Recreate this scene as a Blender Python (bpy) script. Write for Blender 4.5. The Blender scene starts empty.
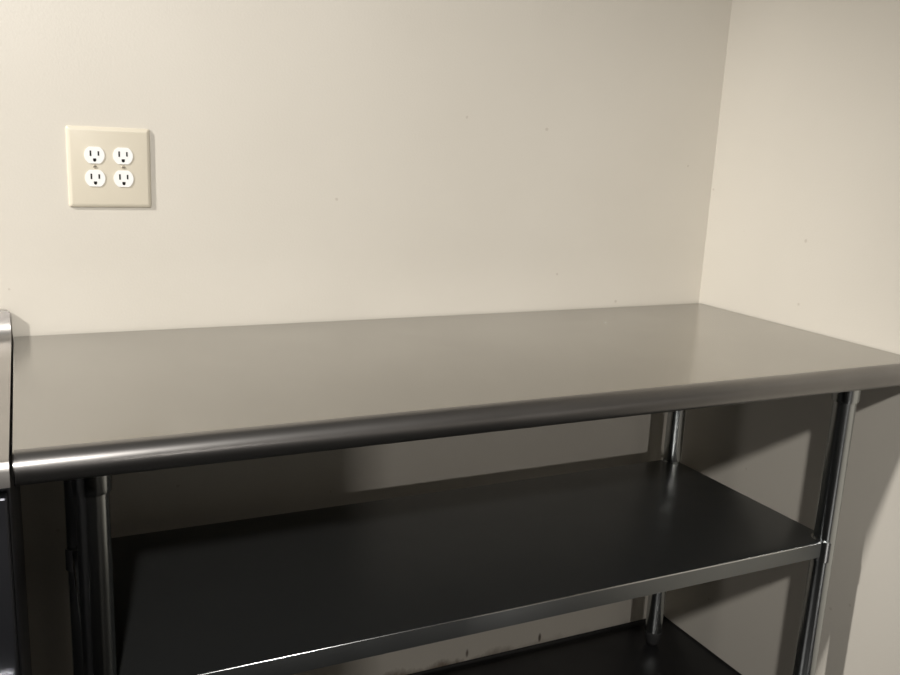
import bpy, bmesh, math, random
from mathutils import Vector, Matrix
sc = bpy.context.scene
COL = sc.collection
H = 0.859                       # worktop height
L, D = 1.529, 0.6235             # table length along x, depth along y
BR, BL = -0.1106, -L + 0.0852   # leg rows (x)
YF, YB = -0.535, -0.087         # leg rows (y)
SH = H - 0.368                  # undershelf height
R_LEG = 0.0205

# ------------------------------------------------------------ materials
def mat(name):
    m = bpy.data.materials.new(name); m.use_nodes = True
    return m, m.node_tree.nodes, m.node_tree.links, m.node_tree.nodes['Principled BSDF']

def rgb(*c): return (*c, 1)

def plain(name, col, rough=.5, metal=0, spec=.5):
    m, n, l, b = mat(name)
    b.inputs['Base Color'].default_value = rgb(*col)
    b.inputs['Roughness'].default_value = rough
    b.inputs['Metallic'].default_value = metal
    b.inputs['Specular IOR Level'].default_value = spec
    return m

def tex(n, l, kind, scale, vec, **kw):
    t = n.new(kind); t.inputs['Scale'].default_value = scale
    for k, v in kw.items(): t.inputs[k].default_value = v
    l.new(vec, t.inputs['Vector']); return t

def mapped(n, l, scale=(1, 1, 1)):
    tc = n.new('ShaderNodeTexCoord'); mp = n.new('ShaderNodeMapping')
    mp.inputs['Scale'].default_value = scale
    l.new(tc.outputs['Object'], mp.inputs['Vector'])
    return mp.outputs['Vector']

def ramp(n, l, src, p0, c0, p1, c1):
    r = n.new('ShaderNodeValToRGB')
    r.color_ramp.elements[0].position = p0; r.color_ramp.elements[0].color = rgb(*c0)
    r.color_ramp.elements[1].position = p1; r.color_ramp.elements[1].color = rgb(*c1)
    l.new(src, r.inputs['Fac']); return r.outputs['Color']

def mixc(n, l, fac, a, b):
    m = n.new('ShaderNodeMix'); m.data_type = 'RGBA'
    for s, v in ((0, fac), (6, a), (7, b)):
        if hasattr(v, 'links'): l.new(v, m.inputs[s])
        else: m.inputs[s].default_value = v
    return m.outputs[2]

def math_(n, l, op, a, b=None, clamp=False):
    m = n.new('ShaderNodeMath'); m.operation = op; m.use_clamp = clamp
    for i, v in enumerate((a, b)):
        if v is None: continue
        if hasattr(v, 'links'): l.new(v, m.inputs[i])
        else: m.inputs[i].default_value = v
    return m.outputs[0]

def steel(name, col, r0, r1, scale, bump=.02, stain=.1):
    """brushed metal: roughness and a faint bump stretched along one axis, plus dull wipe marks"""
    m, n, l, b = mat(name)
    v = mapped(n, l, scale); v1 = mapped(n, l)
    g = tex(n, l, 'ShaderNodeTexNoise', 60, v, Detail=4)
    w = tex(n, l, 'ShaderNodeTexNoise', 3.2, v1, Detail=5, Roughness=.6)
    b.inputs['Metallic'].default_value = 1
    dark = tuple(c * (1 - stain) for c in col)
    l.new(ramp(n, l, w.outputs['Fac'], .35, dark, .65, col), b.inputs['Base Color'])
    l.new(ramp(n, l, w.outputs['Fac'], .3, (r1,) * 3, .7, (r0,) * 3), b.inputs['Roughness'])
    bp = n.new('ShaderNodeBump'); bp.inputs['Strength'].default_value = bump
    bp.inputs['Distance'].default_value = .002
    l.new(g.outputs['Fac'], bp.inputs['Height']); l.new(bp.outputs['Normal'], b.inputs['Normal'])
    return m

def wall_paint(name, grime, flat):
    m, n, l, b = mat(name)
    v = mapped(n, l)
    big = tex(n, l, 'ShaderNodeTexNoise', 1.7, v, Detail=4)
    base = ramp(n, l, big.outputs['Fac'], .3, WALL_A, .7, WALL_B)
    # small specks and scuffs
    vor = tex(n, l, 'ShaderNodeTexVoronoi', 17, mapped(n, l, flat))
    wob = tex(n, l, 'ShaderNodeTexNoise', 70, v, Detail=3)
    dist = math_(n, l, 'ADD', vor.outputs['Distance'], math_(n, l, 'MULTIPLY', math_(n, l, 'SUBTRACT', wob.outputs['Fac'], .5), .12))
    sel = n.new('ShaderNodeSeparateColor'); l.new(vor.outputs['Color'], sel.inputs['Color'])
    pick = math_(n, l, 'GREATER_THAN', sel.outputs[0], .62)
    dot = math_(n, l, 'MULTIPLY', math_(n, l, 'LESS_THAN', dist, .052), pick)
    c1 = mixc(n, l, math_(n, l, 'MULTIPLY', dot, .26), base, rgb(.26, .2, .15))
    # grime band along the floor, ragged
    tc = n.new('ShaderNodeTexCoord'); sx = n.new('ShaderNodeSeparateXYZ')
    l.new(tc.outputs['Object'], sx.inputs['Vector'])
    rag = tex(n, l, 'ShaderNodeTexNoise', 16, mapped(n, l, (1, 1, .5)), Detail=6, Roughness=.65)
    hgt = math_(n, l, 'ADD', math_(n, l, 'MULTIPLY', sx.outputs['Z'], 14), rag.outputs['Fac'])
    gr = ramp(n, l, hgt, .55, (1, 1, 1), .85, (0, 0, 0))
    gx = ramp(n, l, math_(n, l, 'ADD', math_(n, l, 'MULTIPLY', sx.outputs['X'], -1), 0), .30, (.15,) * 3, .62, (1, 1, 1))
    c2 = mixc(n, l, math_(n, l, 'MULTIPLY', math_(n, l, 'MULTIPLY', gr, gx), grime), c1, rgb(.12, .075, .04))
    for (qx, qz) in ((-.595, .030), (-.392, .028)):      # two drip marks low on the wall
        if not grime: break
        ex = math_(n, l, 'MULTIPLY', math_(n, l, 'SUBTRACT', sx.outputs['X'], qx), 150)
        ez = math_(n, l, 'MULTIPLY', math_(n, l, 'SUBTRACT', sx.outputs['Z'], qz), 55)
        d2 = math_(n, l, 'ADD', math_(n, l, 'MULTIPLY', ex, ex), math_(n, l, 'MULTIPLY', ez, ez))
        dm = ramp(n, l, math_(n, l, 'ADD', d2, math_(n, l, 'MULTIPLY', rag.outputs['Fac'], .8)), .5, (.85,) * 3, 1.0, (0, 0, 0))
        c2 = mixc(n, l, dm, c2, rgb(.05, .03, .015))
    # fine stipple
    fine = tex(n, l, 'ShaderNodeTexNoise', 220, v, Detail=3)
    l.new(c2, b.inputs['Base Color'])
    b.inputs['Roughness'].default_value = .42
    b.inputs['Specular IOR Level'].default_value = .35
    bp = n.new('ShaderNodeBump'); bp.inputs['Strength'].default_value = .12; bp.inputs['Distance'].default_value = .002
    l.new(fine.outputs['Fac'], bp.inputs['Height']); l.new(bp.outputs['Normal'], b.inputs['Normal'])
    return m

WALL_A, WALL_B = (.59, .555, .485), (.63, .595, .525)
M_WALL = wall_paint('beige_wall_paint', .9, (1, 0, 1))
M_WALL_R = wall_paint('beige_wall_paint_clean_foot', .0, (0, 1, 1))
M_CEIL = plain('grey_ceiling_panels', (.16, .16, .155), .9)
M_FAR = plain('dark_tan_paint', (.22, .20, .17), .7)
M_BLOCKER = plain('charcoal_blocker_paint', (.05, .05, .05), .7)

def floor_mat():
    m, n, l, b = mat('black_vinyl_floor')
    v = mapped(n, l)
    w = tex(n, l, 'ShaderNodeTexNoise', 6, v, Detail=6)
    l.new(ramp(n, l, w.outputs['Fac'], .3, (.006, .006, .007), .75, (.016, .016, .016)), b.inputs['Base Color'])
    b.inputs['Roughness'].default_value = .35
    b.inputs['Specular IOR Level'].default_value = .35
    return m
M_FLOOR = floor_mat()
M_TOP = steel('brushed_stainless_top', (.415, .405, .385), .20, .24, (.6, 12, 12), .0, .05)
M_ROLL = steel('polished_rolled_edge', (.29, .28, .27), .31, .38, (.5, 25, 25), .0, .14)
M_ROLL.node_tree.nodes['Principled BSDF'].inputs['Metallic'].default_value = .95
M_RIM = steel('galvanised_rim_steel_lit', (.24, .25, .25), .40, .50, (1, 6, 6), .0, .08)  # same steel as the deck, coloured lighter where it faces the room
M_BEND = steel('highlight_bend_steel', (.62, .63, .63), .20, .24, (1, 6, 6), .0, .05)  # bright colour puts the edge highlight into the shelf bend
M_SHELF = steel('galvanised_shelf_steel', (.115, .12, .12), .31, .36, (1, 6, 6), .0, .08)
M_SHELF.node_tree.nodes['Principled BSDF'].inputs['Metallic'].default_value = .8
M_LEG = steel('galvanised_leg_steel', (.50, .52, .52), .20, .245, (8, 8, .5), .02, .08)
M_CHROME = steel('bright_clip_steel', (.75, .76, .76), .15, .25, (1, 1, 1), .0, .05)
M_UNIT = steel('brushed_unit_steel', (.50, .48, .455), .40, .48, (.6, 12, 12), .03, .08)
M_BODY = steel('dull_blue_grey_cabinet_steel', (.20, .205, .23), .35, .45, (12, 12, .6), .03, .1)
M_FOOT = plain('black_rubber', (.02, .02, .02), .6)
M_PLATE = plain('ivory_plate_plastic', (.62, .57, .46), .38)
M_WHITE = plain('white_socket_plastic', (.84, .84, .82), .3)
M_SLOT = plain('black_slot', (.01, .01, .01), .8, 0, .1)
M_SCREW = plain('painted_screw', (.5, .45, .36), .35, .6)

# ------------------------------------------------------------ helpers
def obj(name, bm, m, parent=None, smooth=None):
    bmesh.ops.recalc_face_normals(bm, faces=bm.faces)
    me = bpy.data.meshes.new(name); bm.to_mesh(me); bm.free()
    me.materials.append(m)
    if smooth is not None:
        for p in me.polygons: p.use_smooth = True
        try: me.set_sharp_from_angle(angle=math.radians(smooth))
        except Exception: pass
    o = bpy.data.objects.new(name, me); COL.objects.link(o)
    if parent:
        o.parent = parent
        o.location = -parent_world(parent)
    return o

def parent_world(p):
    v = Vector(p.location)
    while p.parent:
        p = p.parent; v = v + Vector(p.location)
    return v

def thing(name, label, cat, loc, group=None):
    o = bpy.data.objects.new(name, None); o.empty_display_size = .05
    COL.objects.link(o); o.location = loc
    o['label'] = label; o['category'] = cat
    if group: o['group'] = group
    return o

def box(bm, x0, x1, y0, y1, z0, z1, bev=0, seg=2):
    vs = [bm.verts.new((x, y, z)) for x in (x0, x1) for y in (y0, y1) for z in (z0, z1)]
    fs = [(0, 1, 3, 2), (4, 6, 7, 5), (0, 4, 5, 1), (2, 3, 7, 6), (0, 2, 6, 4), (1, 5, 7, 3)]
    faces = [bm.faces.new([vs[i] for i in f]) for f in fs]
    if bev:
        es = list({e for f in faces for e in f.edges})
        bmesh.ops.bevel(bm, geom=es, offset=bev, segments=seg, affect='EDGES', profile=.5)

def prism(bm, pts, axis, a0, a1):
    """extrude a closed 2-D outline along an axis ('x': pts are (y,z); 'y': (x,z); 'z': (x,y))"""
    def P(p, a):
        return {'x': (a, p[0], p[1]), 'y': (p[0], a, p[1]), 'z': (p[0], p[1], a)}[axis]
    A = [bm.verts.new(P(p, a0)) for p in pts]; B = [bm.verts.new(P(p, a1)) for p in pts]
    k = len(pts)
    for i in range(k):
        bm.faces.new((A[i], A[(i + 1) % k], B[(i + 1) % k], B[i]))
    for ring in (A, B):
        bmesh.ops.triangle_fill(bm, edges=[bm.edges.get((ring[i], ring[(i + 1) % k])) for i in range(k)], use_beauty=True)

def lathe(bm, cx, cy, prof, seg=48):
    rings = []
    for r, z in prof:
        rings.append([bm.verts.new((cx + r * math.cos(2 * math.pi * i / seg), cy + r * math.sin(2 * math.pi * i / seg), z)) for i in range(seg)])
    for a, b in zip(rings, rings[1:]):
        for i in range(seg):
            bm.faces.new((a[i], a[(i + 1) % seg], b[(i + 1) % seg], b[i]))
    bm.faces.new(rings[0][::-1]); bm.faces.new(rings[-1])

# ------------------------------------------------------------ the room
RX0, RY0, RZ = -4.8, -4.2, 2.75
def struct(name, bm, m):
    o = obj(name, bm, m); o['kind'] = 'structure'; return o
T = .12
bm = bmesh.new(); box(bm, RX0 - T, T, RY0 - T, T, -T, 0); struct('floor', bm, M_FLOOR)
bm = bmesh.new(); box(bm, RX0 - T, T, RY0 - T, T, RZ, RZ + T); struct('ceiling', bm, M_CEIL)
bm = bmesh.new(); box(bm, RX0, 0, 0, T, 0, RZ); struct('wall_back', bm, M_WALL)
bm = bmesh.new(); box(bm, 0, T, RY0, T, 0, RZ); struct('wall_right', bm, M_WALL_R)
bm = bmesh.new(); box(bm, RX0 - T, RX0, RY0, T, 0, RZ); struct('wall_left', bm, M_FAR)
bm = bmesh.new(); box(bm, RX0, 0, RY0 - T, RY0, 0, RZ); struct('wall_front', bm, M_FAR)
# unseen blockers added behind the camera to shape the low fill light
bm = bmesh.new(); box(bm, RX0, -.885, -2.02, -1.95, 0, H + .03, .004); struct('light_blocker_low', bm, M_BLOCKER)
bm = bmesh.new(); box(bm, RX0 + .002, -.002, -2.02, -1.95, H + .045, H + .55, .004); struct('light_blocker_high', bm, M_FAR)  # added panel that keeps the low fill off the upper wall
# black vinyl cove turned up a little along the foot of both walls
def cove(r, n=6):
    return [(0, 0)] + [(-r + r * math.sin(t), r - r * math.cos(t)) for t in [i * math.pi / 2 / n for i in range(n + 1)]]
bm = bmesh.new()
prism(bm, cove(.011), 'x', -4.5, 0); struct('trim_1', bm, M_FLOOR)
bm = bmesh.new()
prism(bm, [(x, z) for x, z in cove(.006)], 'y', -4.1, 0); struct('trim_2', bm, M_FLOOR)

# ------------------------------------------------------------ the work table
table = thing('work_table', 'long stainless steel work table with rolled front edge and dark lower shelf in the corner', 'table', ((BR + BL) / 2, (YF + YB) / 2, 0))
rr = .0208
XL, XR = -L, -.0035
def roll(cy, cz, r, a0, a1, n):
    return [(cy + r * math.cos(a), cz + r * math.sin(a)) for a in [a0 + (a1 - a0) * i / n for i in range(n + 1)]]
PI = math.pi
yb = -.003
pts = roll(-D + rr, H - rr, rr, PI / 2, PI / 2 + 1.72 * PI, 48)          # front roll: top, front, bottom, curled in
n_ = len(pts)
pts += [(-D + rr + (rr - .0016) * math.cos(a), H - rr + (rr - .0016) * math.sin(a)) for a in [PI / 2 + 1.72 * PI * (1 - i / 40) for i in range(41)]]
bm = bmesh.new()
prism(bm, pts, 'x', XL + .0012, XR - .0012)
flat = [(-D + rr + .00002, H), (-D + rr + .00002, H - .0016), (-D + rr + .012, H - .0030), (yb - .014, H - .003), (yb - .014, H - .014)]
flat += roll(yb - .008, H - .008, .008, -PI / 2, PI / 2, 10)              # small rolled back edge
bm2 = bmesh.new(); prism(bm2, flat, 'x', XL + .0012, XR - .0012)
tabletop = obj('tabletop', bm2, M_TOP, table, 35)
obj('rolled_edge', bm, M_ROLL, tabletop, 35)
# turned-down ends
for x0, x1 in ((XL, XL + .0014), (XR - .0014, XR)):
    bm = bmesh.new()
    e = [(-D + rr, H - .0005)] + roll(-D + rr, H - rr, rr, PI / 2, PI * 1.5, 18) + [(-D + rr + .02, H - .036), (-.02, H - .036), (yb, H - .018), (yb, H - .004), (yb - .004, H - .0005)]
    prism(bm, e[1:], 'x', x0, x1)
    obj('end_flange', bm, M_TOP, tabletop, 35)
# hat channels under the top that carry the leg sockets
for x in (BL, BR):
    bm = bmesh.new()
    prism(bm, [(x - .06, H - .0035), (x - .04, H - .028), (x + .04, H - .028), (x + .06, H - .0035)], 'y', YF - .03, YB + .03)
    obj('support_channel', bm, M_SHELF, table)
bm = bmesh.new()
prism(bm, [((YF + YB) / 2 - .05, H - .0035), ((YF + YB) / 2 - .03, H - .028), ((YF + YB) / 2 + .03, H - .028), ((YF + YB) / 2 + .05, H - .0035)], 'x', BL + .0605, BR - .0605)
obj('support_channel', bm, M_SHELF, table)

# legs, each with its socket at the top and a bullet foot
for x in (BL, BR):
    for y in (YF, YB):
        bm = bmesh.new(); lathe(bm, x, y, [(R_LEG, .03), (R_LEG, H - .034)])
        leg = obj('leg', bm, M_LEG, table, 40)
        bm = bmesh.new()
        lathe(bm, x, y, [(R_LEG + .0004, H - .0875), (R_LEG + .003, H - .086), (R_LEG + .0036, H - .08), (R_LEG + .0036, H - .028)])
        obj('leg_socket', bm, M_LEG, leg, 40)
        bm = bmesh.new()
        lathe(bm, x, y, [(.010, 0), (.014, .003), (.017, .012), (.0200, .026), (.0210, .03), (.0210, .036), (R_LEG + .0003, .038)])
        obj('foot', bm, M_FOOT, leg, 40)

# undershelf: deck with turned-down, hemmed rims, corner cut around each leg, clips
sh = thing  # (kept simple: shelf is a part of the table)
FY = .0125
x0, x1, y0, y1 = BL - FY, BR + FY, YF - FY, YB + FY
c = .024                                   # how far the corner is cut back along each side
def outline(ins=0.0):
    P = []
    a0, a1, b0, b1 = x0 + ins, x1 - ins, y0 + ins, y1 - ins
    for (cx, cy, sx, sy) in ((a1, b0, 1, -1), (a1, b1, 1, 1), (a0, b1, -1, 1), (a0, b0, -1, -1)):
        n1 = (cx, cy - sy * c); n2 = (cx - sx * c, cy)
        P += [n2, n1] if (sx * sy) < 0 else [n1, n2]
    return P
deck_t, rim = .0022, .031
bm = bmesh.new()
O, I = outline(), outline(.0022)
ot = [bm.verts.new((x, y, SH)) for x, y in O]; ob = [bm.verts.new((x, y, SH - rim)) for x, y in O]
it = [bm.verts.new((x, y, SH - deck_t)) for x, y in I]; ib = [bm.verts.new((x, y, SH - rim)) for x, y in I]
k = len(O)
bm.faces.new(ot); bm.faces.new(it[::-1])
for i in range(k):
    j = (i + 1) % k
    bm.faces.new((ot[i], ob[i], ob[j], ot[j])); bm.faces.new((it[j], ib[j], ib[i], it[i])); bm.faces.new((ob[i], ib[i], ib[j], ob[j]))
top_edges = [bm.edges.get((ot[i], ot[(i + 1) % k])) for i in range(k)]
bmesh.ops.bevel(bm, geom=top_edges, offset=.0024, segments=4, affect='EDGES', profile=.5)
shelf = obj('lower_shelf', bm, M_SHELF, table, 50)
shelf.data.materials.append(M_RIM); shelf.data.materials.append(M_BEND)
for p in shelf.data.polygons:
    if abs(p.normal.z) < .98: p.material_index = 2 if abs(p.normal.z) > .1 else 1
for x in (BL, BR):
    for y in (YF, YB):
        bm = bmesh.new()
        sx = 1 if x == BR else -1; sy = 1 if y == YB else -1
        # split sleeve hugging the leg, with a tab reaching each rim
        R1, R0 = R_LEG + .0042, R_LEG + .0002
        a_mid = math.atan2(-sy, -sx); span = 1.3 * PI
        arc = [a_mid - span / 2 + span * i / 28 for i in range(29)]
        ring = [(x + R1 * math.cos(a), y + R1 * math.sin(a)) for a in arc] + [(x + R0 * math.cos(a), y + R0 * math.sin(a)) for a in arc[::-1]]
        prism(bm, ring, 'z', SH - .040, SH + .0012)
        sl = obj('corner_bracket', bm, M_CHROME, shelf, 35)
        bm = bmesh.new()
        mx, my = x - sx * (R1 - .001) * .7071, y - sy * (R1 - .001) * .7071
        bmesh.ops.create_cone(bm, cap_ends=True, segments=16, radius1=.0045, radius2=.0035, depth=.006,
                              matrix=Matrix.Translation((mx, my, SH - .022)) @ Matrix.Rotation(a_mid, 4, 'Z') @ Matrix.Rotation(PI / 2, 4, 'Y'))
        obj('set_screw', bm, M_CHROME, sl, 40)

# ------------------------------------------------------------ the unit on the left
UX1, UX0 = -1.5325, -2.12
unit = thing('counter_unit', 'stainless steel counter unit with low upturned back edge at the left end of the table', 'kitchen counter', ((UX0 + UX1) / 2, -.33, 0))
bm = bmesh.new()
zt = H + .001
# worktop: turned-down front nose, flat top, upturned back with a rounded outer corner
prof = [(-.642, zt - .030), (-.642, zt - .012), (-.6405, zt - .006), (-.637, zt - .0018), (-.631, zt), (-.040, zt), (-.032, zt + .0014), (-.024, zt + .0055), (-.0185, zt + .0115), (-.0152, zt + .019), (-.014, zt + .027),
        (-.014, zt + .035), (-.004, zt + .035), (-.004, zt - .030)]
prism(bm, prof, 'x', UX0, UX1)
obj('countertop', bm, M_UNIT, unit, 30)
bm = bmesh.new()
w = UX1 - UX0
pr = [(UX0, zt + .034), (UX1, zt + .034)] + [(UX1 - .007 + .007 * math.cos(a), zt + .039 + .007 * math.sin(a)) for a in [i * PI / 2 / 6 for i in range(7)]] + \
     [(UX0 + .007 - .007 * math.sin(a), zt + .039 + .007 * math.cos(a)) for a in [i * PI / 2 / 6 for i in range(7)]]
prism(bm, pr, 'y', -.0143, -.004)
obj('back_lip', bm, M_UNIT, unit, 30)
bm = bmesh.new(); box(bm, UX0 + .006, UX1 - .001, -.612, -.012, .10, zt - .030, .002); body = obj('cabinet_body', bm, M_BODY, unit)
mid = (UX0 + UX1) / 2
bm = bmesh.new(); box(bm, UX0 + .01, UX1 - .004, -.632, -.6125, .59, .815, .003); dr = obj('drawer', bm, M_BODY, unit)
bm = bmesh.new(); box(bm, UX0 + .05, UX1 - .008, -.650, -.6325, .582, .592, .003)
obj('handle', bm, M_CHROME, dr)
bm = bmesh.new(); box(bm, UX0 + .01, UX1 - .004, -.632, -.6125, .12, .578, .003); dr = obj('door', bm, M_BODY, unit)
bm = bmesh.new(); box(bm, UX0 + .05, UX0 + .062, -.657, -.6325, .30, .50, .004); obj('handle', bm, M_CHROME, dr)
for x in (UX0 + .05, UX1 - .05):
    for y in (-.58, -.06):
        bm = bmesh.new(); lathe(bm, x, y, [(.022, 0), (.022, .012), (.014, .016), (.014, .1005)], 24); obj('foot', bm, M_LEG, unit, 40)

# ------------------------------------------------------------ the outlet
OX, OZ, S = -1.4304, H + .3592, .137
out = thing('electrical_outlet', 'square ivory two-gang wall outlet with four white sockets, above the table', 'electrical outlet', (OX + S / 2, 0, OZ - S / 2))
bm = bmesh.new()
A = [(OX, OZ), (OX + S, OZ), (OX + S, OZ - S), (OX, OZ - S)]
def sq(ins, y):
    a = [(OX + ins, OZ - ins), (OX + S - ins, OZ - ins), (OX + S - ins, OZ - S + ins), (OX + ins, OZ - S + ins)]
    res = []
    r = max(.0035 - ins * .4, .001)
    for i, (px, pz) in enumerate(a):
        sx = 1 if i in (0, 3) else -1; sz = -1 if i in (0, 1) else 1
        cx, cz = px + sx * r, pz + sz * r
        st = {0: PI, 1: PI / 2, 2: 0, 3: -PI / 2}[i]
        for q in range(5):
            t = st - q * PI / 8
            res.append(bm.verts.new((cx + r * math.cos(t), y, cz + r * math.sin(t))))
    return res
loops = [sq(0, -.0002), sq(0, -.0020), sq(.0016, -.0042), sq(.0050, -.0060), sq(.0066, -.0063)]
for a, b in zip(loops, loops[1:]):
    for i in range(len(a)):
        bm.faces.new((a[i], a[(i + 1) % len(a)], b[(i + 1) % len(a)], b[i]))
bm.faces.new(loops[0]); bm.faces.new(loops[-1][::-1])
obj('wall_plate', bm, M_PLATE, out, 25)
cxs = (OX + .0440, OX + .0907)
czs = (OZ - .0477, OZ - .0868)
def sock(cx, cz, rw, hh, y0, y1, bm):
    P = []
    for i in range(64):
        t = 2 * PI * i / 64
        P.append((cx + rw * math.cos(t), cz + max(-hh, min(hh, rw * math.sin(t)))))
    prism(bm, P, 'y', y0, y1)
for cx in cxs:
    for cz in czs:
        bm = bmesh.new(); sock(cx - .0002, cz, .0165, .0142, -.0076, -.0064, bm)
        s = obj('socket', bm, M_WHITE, out)
        for dx, hh in ((-.0064, .0046), (.0064, .0038)):
            bm = bmesh.new(); box(bm, cx + dx - .0013, cx + dx + .0013, -.0079, -.0077, cz + .0030 - hh, cz + .0030 + hh); obj('blade_slot', bm, M_SLOT, s)
        bm = bmesh.new()
        P = [(cx - .0026, cz - .0055)] + [(cx + .0026 * math.cos(t), cz - .0085 + .0026 * math.sin(t)) for t in [PI + PI * i / 10 for i in range(11)]] + [(cx + .0026, cz - .0055)]
        prism(bm, P, 'y', -.0079, -.0077); obj('ground_hole', bm, M_SLOT, s)
    zc = sum(czs) / 2
    bm = bmesh.new()
    bmesh.ops.create_cone(bm, cap_ends=True, segments=20, radius1=.0033, radius2=.0024, depth=.0014,
                          matrix=Matrix.Translation((cx, -.0071, zc)) @ Matrix.Rotation(PI / 2, 4, 'X'))
    sc_ = obj('screw', bm, M_SCREW, out, 40)
    bm = bmesh.new(); box(bm, cx - .0022, cx + .0022, -.0080, -.00782, zc - .0004, zc + .0004); obj('screw_slot', bm, M_SLOT, sc_)

# ------------------------------------------------------------ light
def area(name, loc, target, sx, sy, power, col):
    li = bpy.data.lights.new(name, 'AREA'); li.shape = 'RECTANGLE'; li.size = sx; li.size_y = sy
    li.energy = power; li.color = col
    o = bpy.data.objects.new(name, li); COL.objects.link(o); o.location = loc
    o.rotation_euler = (Vector(target) - Vector(loc)).to_track_quat('-Z', 'Y').to_euler()
    return o
def spot(name, loc, target, cone, radius, power, col):
    li = bpy.data.lights.new(name, 'SPOT'); li.spot_size = math.radians(cone); li.spot_blend = 1
    li.shadow_soft_size = radius; li.energy = power; li.color = col
    o = bpy.data.objects.new(name, li); COL.objects.link(o); o.location = loc
    o.rotation_euler = (Vector(target) - Vector(loc)).to_track_quat('-Z', 'Y').to_euler()
spot('lamp_front', (-1.80, -2.46, H + 1.30), (-.85, 0, H + .05), 70, .06, 130, (1, .965, .925))
spot('lamp_left', (-3.6, -1.00, H + 1.80), (-.80, -.10, H - .12), 44, .07, 305, (1, .965, .925))
area('added_low_fill', (-.9, -3.7, H + .05), (-.6, 0, H), .10, .16, 11.5, (1, .95, .91))  # unseen fill added to brighten the wall under the table
w = bpy.data.worlds.new('world'); sc.world = w; w.use_nodes = True
w.node_tree.nodes['Background'].inputs[0].default_value = (0, 0, 0, 1)

# ------------------------------------------------------------ camera
f, yw, pi, ro, px, py = 868.1452, .4389, -.2163, .0424, 424.86, 334.22
fw = Vector((math.sin(yw) * math.cos(pi), math.cos(yw) * math.cos(pi), math.sin(pi)))
rt = Vector((math.cos(yw), -math.sin(yw), 0)); up = rt.cross(fw)
r2 = rt * math.cos(ro) + up * math.sin(ro); u2 = -rt * math.sin(ro) + up * math.cos(ro)
cam = bpy.data.cameras.new('camera'); co = bpy.data.objects.new('camera', cam); COL.objects.link(co)
M = Matrix(((r2.x, u2.x, -fw.x, -1.5061), (r2.y, u2.y, -fw.y, -1.6281), (r2.z, u2.z, -fw.z, H + .3548), (0, 0, 0, 1)))
co.matrix_world = M
cam.sensor_width = 36; cam.sensor_fit = 'HORIZONTAL'; cam.lens = f / 900 * 36
cam.shift_x = (450 - px) / 900; cam.shift_y = -(337.5 - py) / 900
cam.clip_start = .02
sc.camera = co
vs = sc.view_settings
vs.view_transform = 'Standard'; vs.look = 'None'; vs.gamma = 1; vs.use_curve_mapping = False
vs.exposure = 0.6
